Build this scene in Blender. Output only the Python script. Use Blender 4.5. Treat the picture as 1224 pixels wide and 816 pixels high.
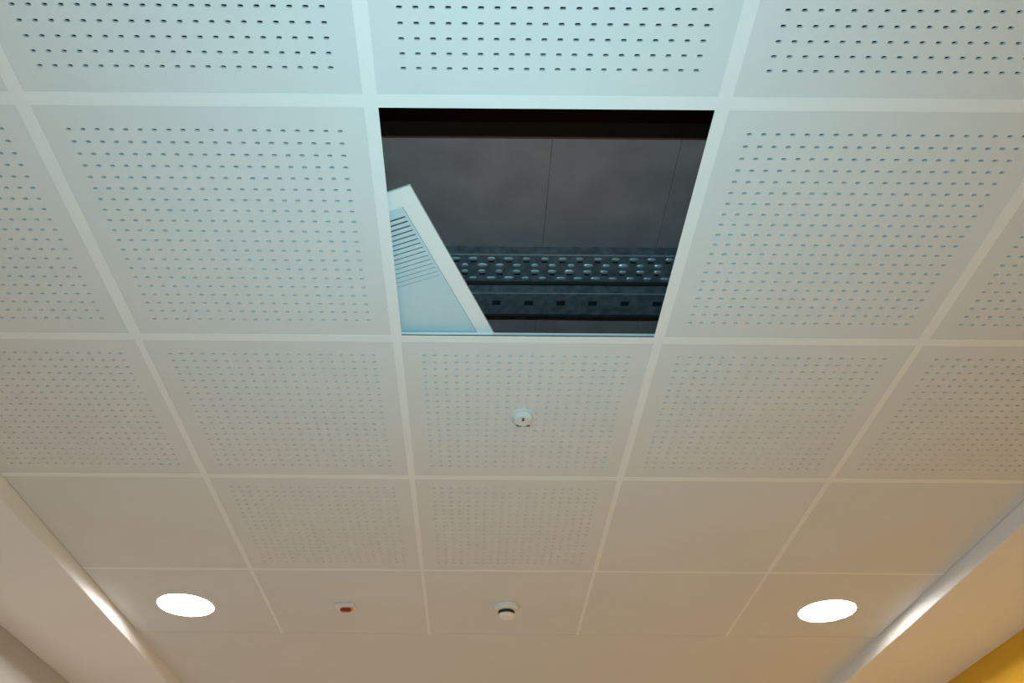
import bpy, bmesh, math, random
from mathutils import Matrix, Vector

for _o in list(bpy.data.objects):
    bpy.data.objects.remove(_o, do_unlink=True)
C = bpy.context.scene.collection
S = bpy.context.scene
random.seed(7)

# ------------------------------------------------------------------ camera, light, exposure
H = 2.65                                   # height of the visible ceiling face above the floor
F_PX, PITCH, YAW, ROLL = 901.5, 0.7305, 0.00095, 0.00695
CAM = Vector((0.782, -0.6866, H - 1.1607))
SHIFT_PX = 41.6

cam_data = bpy.data.cameras.new('camera')
cam = bpy.data.objects.new('camera', cam_data)
C.objects.link(cam)
fw = Vector((math.sin(YAW) * math.cos(PITCH), math.cos(YAW) * math.cos(PITCH), math.sin(PITCH)))
r0 = Vector((math.cos(YAW), -math.sin(YAW), 0))
u0 = r0.cross(fw)
r1 = r0 * math.cos(ROLL) + u0 * math.sin(ROLL)
u1 = -r0 * math.sin(ROLL) + u0 * math.cos(ROLL)
m = Matrix((r1, u1, -fw)).transposed().to_4x4()
m.translation = CAM
cam.matrix_world = m
cam_data.sensor_fit = 'HORIZONTAL'
cam_data.sensor_width = 36.0
cam_data.lens = 36.0 * F_PX / 1224.0
cam_data.shift_x = SHIFT_PX / 1224.0
cam_data.clip_start = 0.02
S.camera = cam

S.view_settings.view_transform = 'Standard'
S.view_settings.look = 'None'
S.view_settings.gamma = 1.0
S.view_settings.use_curve_mapping = False
S.view_settings.exposure = 0.25

LAMP_COLOUR = (1.0, 0.965, 0.93)
LAMP_STRENGTH = 106.0
FLASH_COLOUR = (0.32, 0.81, 1.0)
FLASH_POWER = 8.7
FLASH_SPREAD = 132

world = bpy.data.worlds.new('dim_world')
S.world = world
world.use_nodes = True
bg = world.node_tree.nodes['Background']
bg.inputs['Color'].default_value = (0.6, 0.7, 0.8, 1)
bg.inputs['Strength'].default_value = 0.05

# the photographer's flash, just above the lens: it gives the cool centre and the hard shadows inside the open bay
fl = bpy.data.lights.new('camera_flash', 'AREA')
fl.shape = 'DISK'
fl.size = 0.012
fl.color = FLASH_COLOUR
fl.energy = FLASH_POWER
fl.spread = math.radians(FLASH_SPREAD)
flash = bpy.data.objects.new('camera_flash', fl)
C.objects.link(flash)
fm = m.copy()
fm.translation = CAM + u1 * 0.092
flash.matrix_world = fm

# room limits
XL, XR = -1.035, 2.868                     # side walls
YB, YF = -3.4, 6.2                         # wall behind the camera, wall at the far end
RL, RR = -0.590, 2.424                     # faces of the lowered side soffits
STEP = 0.052                               # soffits hang this far below the tiles
SLAB = H + 0.45                            # concrete soffit above the tiles


# ------------------------------------------------------------------ materials
def mat(name, col, rough=0.6, metal=0.0, noise=0.0, scale=8.0, bump=0.0, bscale=200.0, col2=None, emit=None, spec=0.5):
    m = bpy.data.materials.new(name)
    m.use_nodes = True
    nt = m.node_tree
    b = nt.nodes['Principled BSDF']
    b.inputs['Roughness'].default_value = rough
    b.inputs['Metallic'].default_value = metal
    b.inputs['Specular IOR Level'].default_value = spec
    b.inputs['Base Color'].default_value = (*col, 1)
    if emit:
        b.inputs['Emission Color'].default_value = (*emit[0], 1)
        b.inputs['Emission Strength'].default_value = emit[1]
    tc = nt.nodes.new('ShaderNodeTexCoord')
    if noise or col2:
        n = nt.nodes.new('ShaderNodeTexNoise')
        n.inputs['Scale'].default_value = scale
        n.inputs['Detail'].default_value = 6
        nt.links.new(tc.outputs['Object'], n.inputs['Vector'])
        r = nt.nodes.new('ShaderNodeValToRGB')
        c2 = col2 or tuple(max(0, c * (1 - noise)) for c in col)
        r.color_ramp.elements[0].position, r.color_ramp.elements[1].position = 0.32, 0.68
        r.color_ramp.elements[0].color = (*c2, 1)
        r.color_ramp.elements[1].color = (*col, 1)
        nt.links.new(n.outputs['Fac'], r.inputs['Fac'])
        nt.links.new(r.outputs['Color'], b.inputs['Base Color'])
    if bump:
        n2 = nt.nodes.new('ShaderNodeTexNoise')
        n2.inputs['Scale'].default_value = bscale
        n2.inputs['Detail'].default_value = 3
        nt.links.new(tc.outputs['Object'], n2.inputs['Vector'])
        bp = nt.nodes.new('ShaderNodeBump')
        bp.inputs['Strength'].default_value = bump
        bp.inputs['Distance'].default_value = 0.002
        nt.links.new(n2.outputs['Fac'], bp.inputs['Height'])
        nt.links.new(bp.outputs['Normal'], b.inputs['Normal'])
    return m


M = {
    'tile': mat('matt_tile_paint', (0.66, 0.67, 0.655), 0.75, noise=0.03, scale=5, bump=0.05, bscale=120),
    'rail': mat('satin_rail_enamel', (0.77, 0.78, 0.755), 0.5, noise=0.02, scale=9),
    'board': mat('matt_board_paint', (0.66, 0.67, 0.655), 0.75, noise=0.025, scale=3, bump=0.05, bscale=90),
    'soffit': mat('matt_soffit_paint', (0.79, 0.78, 0.76), 0.65, noise=0.02, scale=3, bump=0.04, bscale=90),
    'wall_pale': mat('pale_wall_paint', (0.50, 0.495, 0.47), 0.7, noise=0.03, scale=4, bump=0.06, bscale=110),
    'wall_light': mat('light_wall_paint', (0.74, 0.70, 0.64), 0.7, noise=0.03, scale=4, bump=0.06, bscale=110),
    'wall_yellow': mat('yellow_wall_paint', (0.74, 0.41, 0.014), 0.6, noise=0.04, scale=4, bump=0.06, bscale=110),
    'floor': mat('pale_wood_floor', (0.73, 0.595, 0.49), 0.45, noise=0.12, scale=3),
    'concrete': mat('raw_concrete', (0.34, 0.215, 0.195), 0.9, noise=0.24, scale=9, bump=0.3, bscale=60),
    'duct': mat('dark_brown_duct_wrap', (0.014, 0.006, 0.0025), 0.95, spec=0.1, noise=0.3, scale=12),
    'zinc': mat('dull_zinc', (0.30, 0.34, 0.37), 0.5, 0.75, noise=0.45, scale=40),
    'zinc_bright': mat('bright_zinc', (0.62, 0.66, 0.68), 0.4, 0.6, noise=0.3, scale=60),
    'black': mat('shade_black', (0.008, 0.008, 0.008), 0.8, noise=0.2, scale=30),  # flat black used where shade is put in as colour
    'panel': mat('blue_grey_metal_panel', (0.52, 0.65, 0.69), 0.5, 0.0, noise=0.03, scale=20),
    'plastic': mat('white_plastic', (0.80, 0.78, 0.74), 0.4, noise=0.02, scale=30),
    'dark': mat('dark_louvre_and_shade', (0.02, 0.015, 0.010), 0.6, noise=0.2, scale=50),
    'brown': mat('brown_lens', (0.09, 0.04, 0.015), 0.3, noise=0.2, scale=80),
    'red': mat('red_lens', (0.46, 0.018, 0.005), 0.35, noise=0.1, scale=60),
    'amber': mat('amber_lens', (0.85, 0.55, 0.12), 0.3, noise=0.1, scale=60),
    'lamp': mat('lamp_diffuser', (0.9, 0.9, 0.9), 0.5, noise=0.01, scale=30, emit=(LAMP_COLOUR, LAMP_STRENGTH)),
}


# ------------------------------------------------------------------ helpers
def abox(bm, x0, x1, y0, y1, z0, z1):
    v = [bm.verts.new((x, y, z)) for z in (z0, z1) for y in (y0, y1) for x in (x0, x1)]
    for f in ((0, 2, 3, 1), (4, 5, 7, 6), (0, 1, 5, 4), (2, 6, 7, 3), (0, 4, 6, 2), (1, 3, 7, 5)):
        bm.faces.new([v[i] for i in f])


def lathe(bm, prof, n=32, cx=0.0, cy=0.0, sx=1.0, sy=1.0):
    """prof: (radius, z) from the top down; closed at r = 0."""
    rings = []
    for r, z in prof:
        if r <= 1e-6:
            rings.append([bm.verts.new((cx, cy, z))])
        else:
            rings.append([bm.verts.new((cx + sx * r * math.cos(2 * math.pi * k / n),
                                        cy + sy * r * math.sin(2 * math.pi * k / n), z)) for k in range(n)])
    for a, b in zip(rings, rings[1:]):
        for k in range(n):
            k2 = (k + 1) % n
            if len(a) == 1 and len(b) > 1:
                bm.faces.new((a[0], b[k2], b[k]))
            elif len(b) == 1 and len(a) > 1:
                bm.faces.new((a[k], a[k2], b[0]))
            elif len(a) > 1:
                bm.faces.new((a[k], a[k2], b[k2], b[k]))


def to_mesh(name, bm, material, smooth=False):
    bmesh.ops.recalc_face_normals(bm, faces=bm.faces)
    me = bpy.data.meshes.new(name)
    bm.to_mesh(me)
    bm.free()
    me.materials.append(M[material])
    if smooth:
        for p in me.polygons:
            p.use_smooth = True
        me.set_sharp_from_angle(angle=math.radians(40))
    return me


def put(name, me, parent=None, loc=(0, 0, 0), rot=(0, 0, 0), scale=(1, 1, 1)):
    o = bpy.data.objects.new(name, me)
    C.objects.link(o)
    o.parent = parent
    o.location, o.rotation_euler, o.scale = loc, rot, scale
    return o


def part(name, material, parent, fn, smooth=False, bevel=0.0, loc=(0, 0, 0)):
    bm = bmesh.new()
    fn(bm)
    if bevel:
        bmesh.ops.bevel(bm, geom=list(bm.edges), offset=bevel, segments=2, affect='EDGES', clamp_overlap=True)
    return put(name, to_mesh(name, bm, material, smooth), parent, loc)


def struct(name, material, fn, bevel=0.0):
    o = part(name, material, None, fn, bevel=bevel)
    o['kind'] = 'structure'
    return o


def thing(name, label, cat, loc=(0, 0, 0), rotz=0.0, group=None):
    o = bpy.data.objects.new(name, None)
    o.empty_display_size = 0.05
    C.objects.link(o)
    o.location, o.rotation_euler = loc, (0, 0, rotz)
    o['label'], o['category'] = label, cat
    if group:
        o['group'] = group
    return o


# ------------------------------------------------------------------ the room shell
WT = 0.18
TOP = SLAB


struct('floor', 'floor', lambda bm: abox(bm, XL - WT, XR + WT, YB - WT, YF + WT, -0.1, 0))
struct('wall_left', 'wall_pale', lambda bm: abox(bm, XL - WT, XL, YB, YF, 0, TOP))
struct('wall_right', 'wall_yellow', lambda bm: abox(bm, XR, XR + WT, YB, YF, 0, TOP))
struct('wall_back', 'wall_light', lambda bm: abox(bm, XL - WT, XR + WT, YB - WT, YB, 0, TOP))
struct('wall_front', 'wall_light', lambda bm: abox(bm, XL - WT, XR + WT, YF, YF + WT, 0, TOP))


# lowered plasterboard soffits along both walls: an underside and a riser up to the tiles
def soffit(bm, x_in, x_wall):
    s = 1 if x_in > x_wall else -1
    a, b = sorted((x_wall, x_in))
    abox(bm, a, b, YB, YF, H - STEP, H + 0.03)


struct('trim_1', 'soffit', lambda bm: soffit(bm, RL, XL), bevel=0.002)
struct('trim_2', 'soffit', lambda bm: soffit(bm, RR, XR), bevel=0.002)

# ------------------------------------------------------------------ suspended ceiling
COLS = [RL, 0.0, 0.598, 1.200, 1.806, RR]                 # grid line centres, side to side
ROWS = [-1.2, -0.6, -0.002, 0.602, 1.200, 1.809, 2.396]   # grid line centres, away from the camera
FACE = 0.001                                              # tiles rest on the rail flange
THICK = 0.0052


def ceiling_boards(bm):                                   # plain plasterboard beyond the last tiles and behind the camera
    abox(bm, RL, RR, ROWS[-1], YF, FACE, FACE + THICK)
    abox(bm, RL, RR, YB, ROWS[0], FACE, FACE + THICK)


ceiling = part('ceiling', 'board', None, ceiling_boards, loc=(0, 0, H))
ceiling['kind'] = 'structure'


def perforated_tile(w=0.596, n=20, pitch=0.0253, rx=0.0050, ry=0.0026):
    """A 596 mm square board with n x n oblong perforations; origin at its centre, face at z = 0."""
    bm = bmesh.new()
    half = n * pitch / 2
    hw = w / 2

    def sheet(z):
        corner, mid_h, mid_v = {}, {}, {}

        def g(d, key, x, y):
            if key not in d:
                d[key] = bm.verts.new((x, y, z))
            return d[key]
        rings = {}
        for j in range(n):
            for i in range(n):
                x0, y0 = -half + i * pitch, -half + j * pitch
                cx, cy = x0 + pitch / 2, y0 + pitch / 2
                c00 = g(corner, (i, j), x0, y0); c10 = g(corner, (i + 1, j), x0 + pitch, y0)
                c11 = g(corner, (i + 1, j + 1), x0 + pitch, y0 + pitch); c01 = g(corner, (i, j + 1), x0, y0 + pitch)
                mb = g(mid_h, (i, j), cx, y0); mt = g(mid_h, (i, j + 1), cx, y0 + pitch)
                ml = g(mid_v, (i, j), x0, cy); mr = g(mid_v, (i + 1, j), x0 + pitch, cy)
                outer = [mr, c11, mt, c01, ml, c00, mb, c10]
                ring = [bm.verts.new((cx + rx * math.cos(k * math.pi / 4) * (1.0 if k % 2 == 0 else 1.12), cy + ry * math.sin(k * math.pi / 4) * (1.0 if k % 2 == 0 else 1.2), z)) for k in range(8)]
                rings[i, j] = ring
                for k in range(8):
                    k2 = (k + 1) % 8
                    bm.faces.new((ring[k], outer[k], outer[k2], ring[k2]))
        o = [bm.verts.new((sx * hw, sy * hw, z)) for sx, sy in ((-1, -1), (1, -1), (1, 1), (-1, 1))]
        bot = [v for i in range(n) for v in (corner[i, 0], mid_h[i, 0])] + [corner[n, 0]]
        top = [v for i in range(n) for v in (corner[i, n], mid_h[i, n])] + [corner[n, n]]
        lef = [v for j in range(n) for v in (corner[0, j], mid_v[0, j])] + [corner[0, n]]
        rig = [v for j in range(n) for v in (corner[n, j], mid_v[n, j])] + [corner[n, n]]
        bm.faces.new([o[0], o[1]] + bot[::-1])
        bm.faces.new([o[2], o[3]] + top)
        bm.faces.new([o[3], o[0]] + lef)
        bm.faces.new([o[1], o[2]] + rig[::-1])
        return rings, o
    ra, oa = sheet(0.0)
    rb, ob = sheet(THICK)
    for key in ra:
        a, b = ra[key], rb[key]
        for k in range(8):
            k2 = (k + 1) % 8
            bm.faces.new((a[k], a[k2], b[k2], b[k]))
    for k in range(4):
        k2 = (k + 1) % 4
        bm.faces.new((oa[k], oa[k2], ob[k2], ob[k]))
    return to_mesh('perforated_tile', bm, 'tile')


def plain_tile(w=0.596):
    bm = bmesh.new()
    abox(bm, -w / 2, w / 2, -w / 2, w / 2, 0, THICK)
    bmesh.ops.bevel(bm, geom=list(bm.edges), offset=0.0008, segments=1, affect='EDGES')
    return to_mesh('plain_tile', bm, 'tile')


def lamp_tile(w, d, cx, cy, r, n=48):
    """A plain board w x d with a round cut-out for a recessed light centred at cx, cy."""
    bm = bmesh.new()

    def sheet(z):
        ring = [bm.verts.new((cx + r * math.cos(2 * math.pi * k / n), cy + r * math.sin(2 * math.pi * k / n), z)) for k in range(n)]
        out = []
        for k in range(n):
            a = 2 * math.pi * k / n
            dx, dy = math.cos(a), math.sin(a)
            ts = []
            if abs(dx) > 1e-6:
                ts.append(((w / 2 if dx > 0 else -w / 2) - cx) / dx)
            if abs(dy) > 1e-6:
                ts.append(((d / 2 if dy > 0 else -d / 2) - cy) / dy)
            t = min(ts)
            out.append(bm.verts.new((cx + dx * t, cy + dy * t, z)))
        for k in range(n):
            k2 = (k + 1) % n
            a, b = out[k].co, out[k2].co
            mid = []
            if abs(abs(a.x) - w / 2) < 1e-5 and abs(abs(b.y) - d / 2) < 1e-5 and abs(abs(b.x) - w / 2) > 1e-5:
                mid = [bm.verts.new((a.x, b.y, z))]
            elif abs(abs(a.y) - d / 2) < 1e-5 and abs(abs(b.x) - w / 2) < 1e-5 and abs(abs(a.x) - w / 2) > 1e-5:
                mid = [bm.verts.new((b.x, a.y, z))]
            bm.faces.new([ring[k], out[k]] + mid + [out[k2], ring[k2]])
        return ring
    a, b = sheet(0.0), sheet(THICK)
    for k in range(n):
        bm.faces.new((a[k], a[(k + 1) % n], b[(k + 1) % n], b[k]))
    return to_mesh('plain_tile', bm, 'tile')


LAMPS = [(-0.317, 2.125), (2.127, 2.136)]                  # recessed lights in the frame
ME_PERF, ME_PLAIN = perforated_tile(), plain_tile()
for j in range(len(ROWS) - 1):
    for i in range(5):
        if (i, j) == (2, 2):
            continue                                       # the open bay
        x0, x1, y0, y1 = COLS[i], COLS[i + 1], ROWS[j], ROWS[j + 1]
        perf = (j <= 3 and (i, j) not in ((0, 0), (4, 0))) or (j == 4 and i in (1, 2))
        lamp = [p for p in LAMPS if x0 < p[0] < x1 and y0 < p[1] < y1]
        if lamp:
            cx, cy = (x0 + x1) / 2, (y0 + y1) / 2
            put('plain_tile', lamp_tile(x1 - x0 - 0.004, y1 - y0 - 0.004, lamp[0][0] - cx, lamp[0][1] - cy, 0.1055), ceiling, (cx, cy, FACE))
            continue
        put('perforated_tile' if perf else 'plain_tile', ME_PERF if perf else ME_PLAIN, ceiling,
            ((x0 + x1) / 2, (y0 + y1) / 2, FACE), scale=((x1 - x0 - 0.004) / 0.596, (y1 - y0 - 0.004) / 0.596, 1))

WEB = 0.020


def tee(name, width, length, axis, cx, cy):
    """Inverted T rail: flange below, web above; length along the axis."""
    def fn(bm):
        L, w = length / 2, width / 2
        if axis == 'y':
            abox(bm, -w, w, -L, L, 0, 0.001)
            abox(bm, -0.0015, 0.0015, -L, L, 0.001, WEB)
        else:
            abox(bm, -L, L, -w, w, 0, 0.001)
            abox(bm, -L, L, -0.0015, 0.0015, 0.001, WEB)
    return part(name, 'rail', ceiling, fn, loc=(cx, cy, 0))


CROSS_W = {-1.2: 0.024, -0.6: 0.024, -0.002: 0.0245, 0.602: 0.022, 1.200: 0.018, 1.809: 0.014}
for i in range(1, 5):                                      # rails running away from the camera
    for j in range(len(ROWS) - 1):
        w = [0.024, 0.024, 0.0245, 0.020, 0.015, 0.011][j]
        if j == 3 and i in (1, 4):
            w = 0.016
        y0, y1 = ROWS[j], ROWS[j + 1]
        tee('main_rail', w, y1 - y0, 'y', COLS[i], (y0 + y1) / 2)
for j in range(len(ROWS) - 1):                             # rails across
    for i in range(5):
        w = CROSS_W[ROWS[j]]
        a, b = COLS[i], COLS[i + 1]
        o = tee('cross_rail', w, b - a - 0.004, 'x', (a + b) / 2, ROWS[j])
        o.location.z = 0.0002
        if (i, j) == (2, 3):                               # dark strip painting in the shade line along the bay's far rim
            part('rim_shade_strip', 'dark', o, lambda bm: abox(bm, -(b - a) / 2 + 0.012, (b - a) / 2 - 0.012, -0.0105, -0.0015, 0.001, 0.0045))

# ------------------------------------------------------------------ above the tiles
slab = struct('ceiling_slab', 'concrete', lambda bm: abox(bm, XL - WT, XR + WT, YB - WT, YF + WT, SLAB + 0.03, SLAB + 0.2))
xs = [XL, -0.25, 0.40, 0.965, 1.284, 1.9, XR]
for a, b in zip(xs, xs[1:]):
    part('slab_panel', 'concrete', slab, lambda bm: abox(bm, a + 0.0005, b - 0.0005, YB, YF, SLAB, SLAB + 0.03))

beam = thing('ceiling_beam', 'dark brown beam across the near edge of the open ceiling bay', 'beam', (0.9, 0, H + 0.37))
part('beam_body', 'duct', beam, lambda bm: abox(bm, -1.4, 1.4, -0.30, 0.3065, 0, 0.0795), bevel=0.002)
for xx in (-0.9, 0.9):
    part('bracket', 'zinc', beam, lambda bm: abox(bm, xx - 0.03, xx + 0.03, 0.3065, 0.3095, 0.01, 0.0795))

# perforated cable tray
TZ = 0.300
tray = thing('cable_tray', 'wide galvanised tray with rows of bright dimples above the open bay', 'cable tray', (0.9, 0.608, H + TZ))
TW = 0.094


def tray_base(bm):
    ys = [0.0, 0.0225, 0.0295, 0.0665, 0.0735, TW]
    for r, (ya, yb) in enumerate(zip(ys, ys[1:])):
        if r % 2 == 0:
            abox(bm, -1.3, 1.3, ya, yb, 0, 0.0015)
        else:
            cs = [k * 0.046 + 0.0105 - 0.023 * (r == 3) for k in range(-9, 13)]
            ed = [-1.3] + [e for c in cs for e in (c - 0.0075, c + 0.0075)] + [1.3]
            for p, q in zip(ed[::2], ed[1::2]):
                abox(bm, p, q, ya, yb, 0, 0.0015)


part('tray_base', 'zinc', tray, tray_base)
part('side_rail', 'zinc', tray, lambda bm: abox(bm, -1.3, 1.3, 0.0, 0.0015, 0.0015, 0.031))
part('side_rail', 'zinc', tray, lambda bm: abox(bm, -1.3, 1.3, TW - 0.0015, TW, 0.0015, 0.031))
part('slot_shade_sheet', 'black', tray, lambda bm: abox(bm, -1.3, 1.3, 0.004, TW - 0.004, 0.012, 0.014))  # black sheet added inside so the slots read as shaded
part('lit_edge_fold', 'zinc_bright', tray, lambda bm: abox(bm, -1.3, 1.3, -0.0015, 0.0020, -0.0015, 0.0))  # brighter strip paints in the lit line along the bend


def dimple_mesh(w, d):
    bm = bmesh.new()
    n = 10
    top = [bm.verts.new((w / 2 * math.copysign(abs(math.cos(2 * math.pi * k / n)) ** 0.7, math.cos(2 * math.pi * k / n)),
                         d / 2 * math.sin(2 * math.pi * k / n), 0)) for k in range(n)]
    low = [bm.verts.new((v.co.x * 0.7, v.co.y * 0.7, -0.0025)) for v in top]
    for k in range(n):
        bm.faces.new((top[k], top[(k + 1) % n], low[(k + 1) % n], low[k]))
    bm.faces.new(low)
    return to_mesh('dimple', bm, 'zinc_bright')


ME_DIM = dimple_mesh(0.024, 0.011)
for row, (yy, off) in enumerate(((0.014, 0.023), (0.037, 0.0), (0.058, 0.0), (0.082, 0.023))):
    for k in range(-12, 12):
        if -0.35 < k * 0.046 + off < 0.50:
            put('dimple', ME_DIM, tray, (k * 0.046 + off - 0.013 + random.uniform(-0.002, 0.002), yy, 0),
                scale=(random.uniform(0.8, 1.15), random.uniform(0.8, 1.1) * (1.0 if row in (1, 2) else 0.8), 1))
for xx in (-0.8, 0.8):
    part('hanger_rod', 'zinc', tray, lambda bm: lathe(bm, [(0, 0.15), (0.004, 0.15), (0.004, 0.0), (0, 0.0)], 10, xx, TW / 2))

# slotted strut channel
strut = thing('strut_channel', 'dark steel channel with evenly spaced slots behind the dimpled tray', 'channel', (0.9, 0.746, H + TZ))
SW = 0.082
slots = [-0.331, -0.242, -0.154, -0.065, 0.024, 0.112, 0.200, 0.288, 0.376, 0.465]


def strut_base(bm):
    y1, y2 = 0.030, 0.049
    abox(bm, -1.3, 1.3, 0.0, y1, 0, 0.002)
    abox(bm, -1.3, 1.3, y2, SW, 0, 0.002)
    edges = [-1.3] + [e for s in slots for e in (s - 0.012, s + 0.012)] + [1.3]
    for a, b in zip(edges[::2], edges[1::2]):
        abox(bm, a, b, y1, y2, 0, 0.002)


part('slotted_web', 'zinc', strut, strut_base)
part('side_wall', 'zinc', strut, lambda bm: abox(bm, -1.3, 1.3, 0.0, 0.002, 0.002, 0.030))
part('side_wall', 'zinc', strut, lambda bm: abox(bm, -1.3, 1.3, SW - 0.002, SW, 0.002, 0.030))
part('lit_edge_fold', 'zinc_bright', strut, lambda bm: abox(bm, -1.3, 1.3, -0.0015, 0.0020, -0.0015, 0.0))  # highlight on the channel's bend, put in as brighter zinc
part('slot_shade_sheet', 'black', strut, lambda bm: abox(bm, -1.3, 1.3, 0.004, SW - 0.004, 0.014, 0.016))  # black sheet stands in for the shade behind the slots
for xx in (-0.8, 0.8):
    part('hanger_rod', 'zinc', strut, lambda bm: lathe(bm, [(0, 0.15), (0.004, 0.15), (0.004, 0.002), (0, 0.002)], 10, xx, 0.02))


# black strips added as the shade behind the far edges of tray and channel
def cable(label, y, z, r):  # thin black strip drawn in place of a shadow band
    o = part('shade_strip', 'black', None, lambda bm: None)
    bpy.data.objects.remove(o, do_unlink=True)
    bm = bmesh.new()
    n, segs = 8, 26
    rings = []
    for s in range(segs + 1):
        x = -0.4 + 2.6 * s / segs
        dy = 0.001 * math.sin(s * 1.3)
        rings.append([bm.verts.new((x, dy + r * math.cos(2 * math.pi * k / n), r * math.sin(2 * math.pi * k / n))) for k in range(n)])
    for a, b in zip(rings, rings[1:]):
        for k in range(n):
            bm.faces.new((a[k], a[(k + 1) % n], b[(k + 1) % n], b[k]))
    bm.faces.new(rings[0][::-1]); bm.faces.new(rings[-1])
    o = put('shade_strip', to_mesh('shade_strip', bm, 'black', True), None, (0, y, z))
    o['label'], o['category'], o['group'] = label, 'cable', 'black shade strips above the tiles'  # not cables: black strips standing in for shadow bands


cable('black strip added as shade between dimpled tray and slotted channel', 0.713, H + TZ + 0.010, 0.0085)
cable('black strip added as shade along the far side of slotted channel', 0.838, H + TZ + 0.010, 0.0085)

# the tile that was pushed up and turned, lying on top of the rails
loose = thing('loose_ceiling_tile', 'lifted ceiling tile lying askew in the open bay, pale border and grooved blue grey panel', 'ceiling tile',
              (0.6525, 0.1875, H + WEB + 0.0005), math.radians(-22.15))
LW, BX, BY = 0.595, 0.035, 0.041


def loose_border(bm):
    abox(bm, -LW, 0, 0, BY, 0, 0.005)
    abox(bm, -LW, 0, LW - BY, LW, 0, 0.005)
    abox(bm, -BX, 0, BY, LW - BY, 0, 0.005)
    abox(bm, -LW, -LW + BX, BY, LW - BY, 0, 0.005)


part('border', 'rail', loose, loose_border)


def loose_panel(bm):
    x0, x1 = -LW + BX + 0.0022, -BX - 0.0022
    y0, y1 = BY + 0.0022, LW - BY - 0.0022
    s0, pitch, gap, ns = y0 + 0.022, 0.0122, 0.0034, 15
    xa, xb = x0 + 0.006, x1 - 0.006
    abox(bm, x0, xa, y0, y1, 0.0032, 0.0042)
    abox(bm, xb, x1, y0, y1, 0.0032, 0.0042)
    y = y0
    for k in range(ns):
        e = s0 + k * pitch
        abox(bm, xa, xb, y, e, 0.0032, 0.0042)
        y = e + gap * (1.0 - 0.045 * k)
    abox(bm, xa, xb, y, y1, 0.0032, 0.0042)


part('grooved_panel', 'panel', loose, loose_panel)


# ------------------------------------------------------------------ things on the ceiling
RECESS = 0.008


def downlight(label, x, y, group=None):
    t = thing('downlight', label, 'ceiling light', (x, y, H + FACE), 0, group)
    part('rim', 'plastic', t, lambda bm: lathe(bm, [(0.1045, 0.0), (0.1095, 0.0), (0.1090, -0.0012), (0.1045, -0.0016), (0.1040, 0.0), (0.1040, RECESS), (0.1045, RECESS), (0.1045, 0.0)], 48), True)
    part('diffuser', 'lamp', t, lambda bm: lathe(bm, [(0, RECESS), (0.1040, RECESS), (0.1040, RECESS + 0.002), (0, RECESS + 0.002)], 48), True)
    part('housing', 'zinc', t, lambda bm: lathe(bm, [(0, RECESS + 0.05), (0.095, RECESS + 0.05), (0.1042, RECESS + 0.0025), (0, RECESS + 0.0025)], 32), True)


downlight('lit round white ceiling light beside the plain pale left soffit', *LAMPS[0])
downlight('lit round white ceiling light nearer the yellow wall', *LAMPS[1])


def fill_downlight(label, x, y):                           # unseen lamps added to raise the warm bounce off the floor
    t = thing('downlight', label, 'ceiling light', (x, y, H + FACE), 0, 'added fill lamps outside the frame')  # added unseen fill lamp, named like the real downlights
    part('rim', 'plastic', t, lambda bm: lathe(bm, [(0.104, 0.0), (0.1095, 0.0), (0.1090, -0.003), (0.104, -0.003), (0.104, 0.0)], 48), True)
    part('diffuser', 'lamp', t, lambda bm: lathe(bm, [(0, -0.0005), (0.1035, -0.0005), (0.1035, -0.0025), (0, -0.0025)], 48), True)


for yy, where in ((-1.75, 'behind the camera'), (3.85, 'further down the corridor')):
    for xx, side in ((-0.317, 'along the pale wall'), (0.905, 'in the middle row'), (2.127, 'along the yellow wall')):
        fill_downlight('added round fill lamp outside the frame ' + where + ' ' + side, xx, yy)

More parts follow.
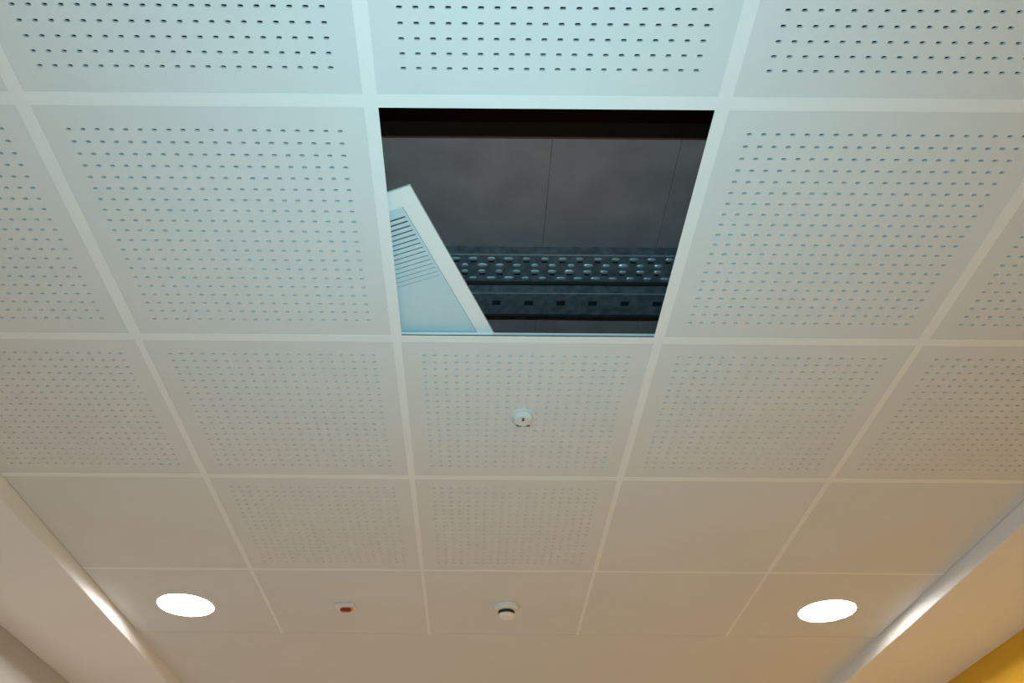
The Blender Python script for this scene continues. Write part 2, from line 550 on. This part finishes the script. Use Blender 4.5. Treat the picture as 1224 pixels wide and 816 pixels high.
# smoke detector: wide base, dark louvre ring, smaller cap
sd = thing('smoke_detector', 'round white smoke detector with dark louvre ring between the two lights', 'smoke detector', (0.902, 2.118, H + FACE))
part('base', 'plastic', sd, lambda bm: lathe(bm, [(0, 0), (0.048, 0), (0.049, -0.006), (0.045, -0.016), (0.036, -0.019), (0, -0.019)], 36), True)
part('louvre_ring', 'dark', sd, lambda bm: lathe(bm, [(0, -0.019), (0.031, -0.019), (0.031, -0.031), (0, -0.031)], 36), True)
part('cap', 'plastic', sd, lambda bm: lathe(bm, [(0, -0.031), (0.031, -0.031), (0.0325, -0.034), (0.029, -0.040), (0.018, -0.044), (0, -0.045)], 36), True)
part('indicator', 'amber', sd, lambda bm: lathe(bm, [(0, -0.015), (0.004, -0.016), (0.003, -0.020), (0, -0.021)], 12, 0.038, -0.012), True)

# small white sensor on the perforated tile below the open bay
sn = thing('ceiling_sensor', 'small white round sensor with brown slit below the open bay', 'sensor', (0.903, 0.899, H + FACE))
part('base', 'tile', sn, lambda bm: lathe(bm, [(0, 0), (0.034, 0), (0.034, -0.003), (0.032, -0.005), (0, -0.005)], 36), True)
part('dome', 'tile', sn, lambda bm: lathe(bm, [(0, -0.005), (0.027, -0.005), (0.026, -0.012), (0.021, -0.017), (0, -0.018)], 36), True)
part('slit_lens', 'brown', sn, lambda bm: abox(bm, -0.0028, 0.0028, -0.016, -0.003, -0.0195, -0.014), bevel=0.001)
for xx in (-0.010, 0.013):
    part('notch', 'dark', sn, lambda bm: abox(bm, xx - 0.006, xx + 0.006, 0.0185, 0.0205, -0.0176, -0.0150))

# alarm indicator: white plate with red lens
al = thing('alarm_indicator', 'small white ceiling plate with a red lens, near the left light', 'alarm light', (0.293, 2.110, H + FACE))
part('plate', 'plastic', al, lambda bm: abox(bm, -0.038, 0.036, -0.020, 0.024, -0.012, 0), bevel=0.003)
part('lens', 'red', al, lambda bm: abox(bm, -0.019, 0.023, -0.004, 0.018, -0.023, -0.012), bevel=0.004)
part('end_cap', 'amber', al, lambda bm: abox(bm, 0.0235, 0.031, -0.002, 0.016, -0.022, -0.012), bevel=0.002)
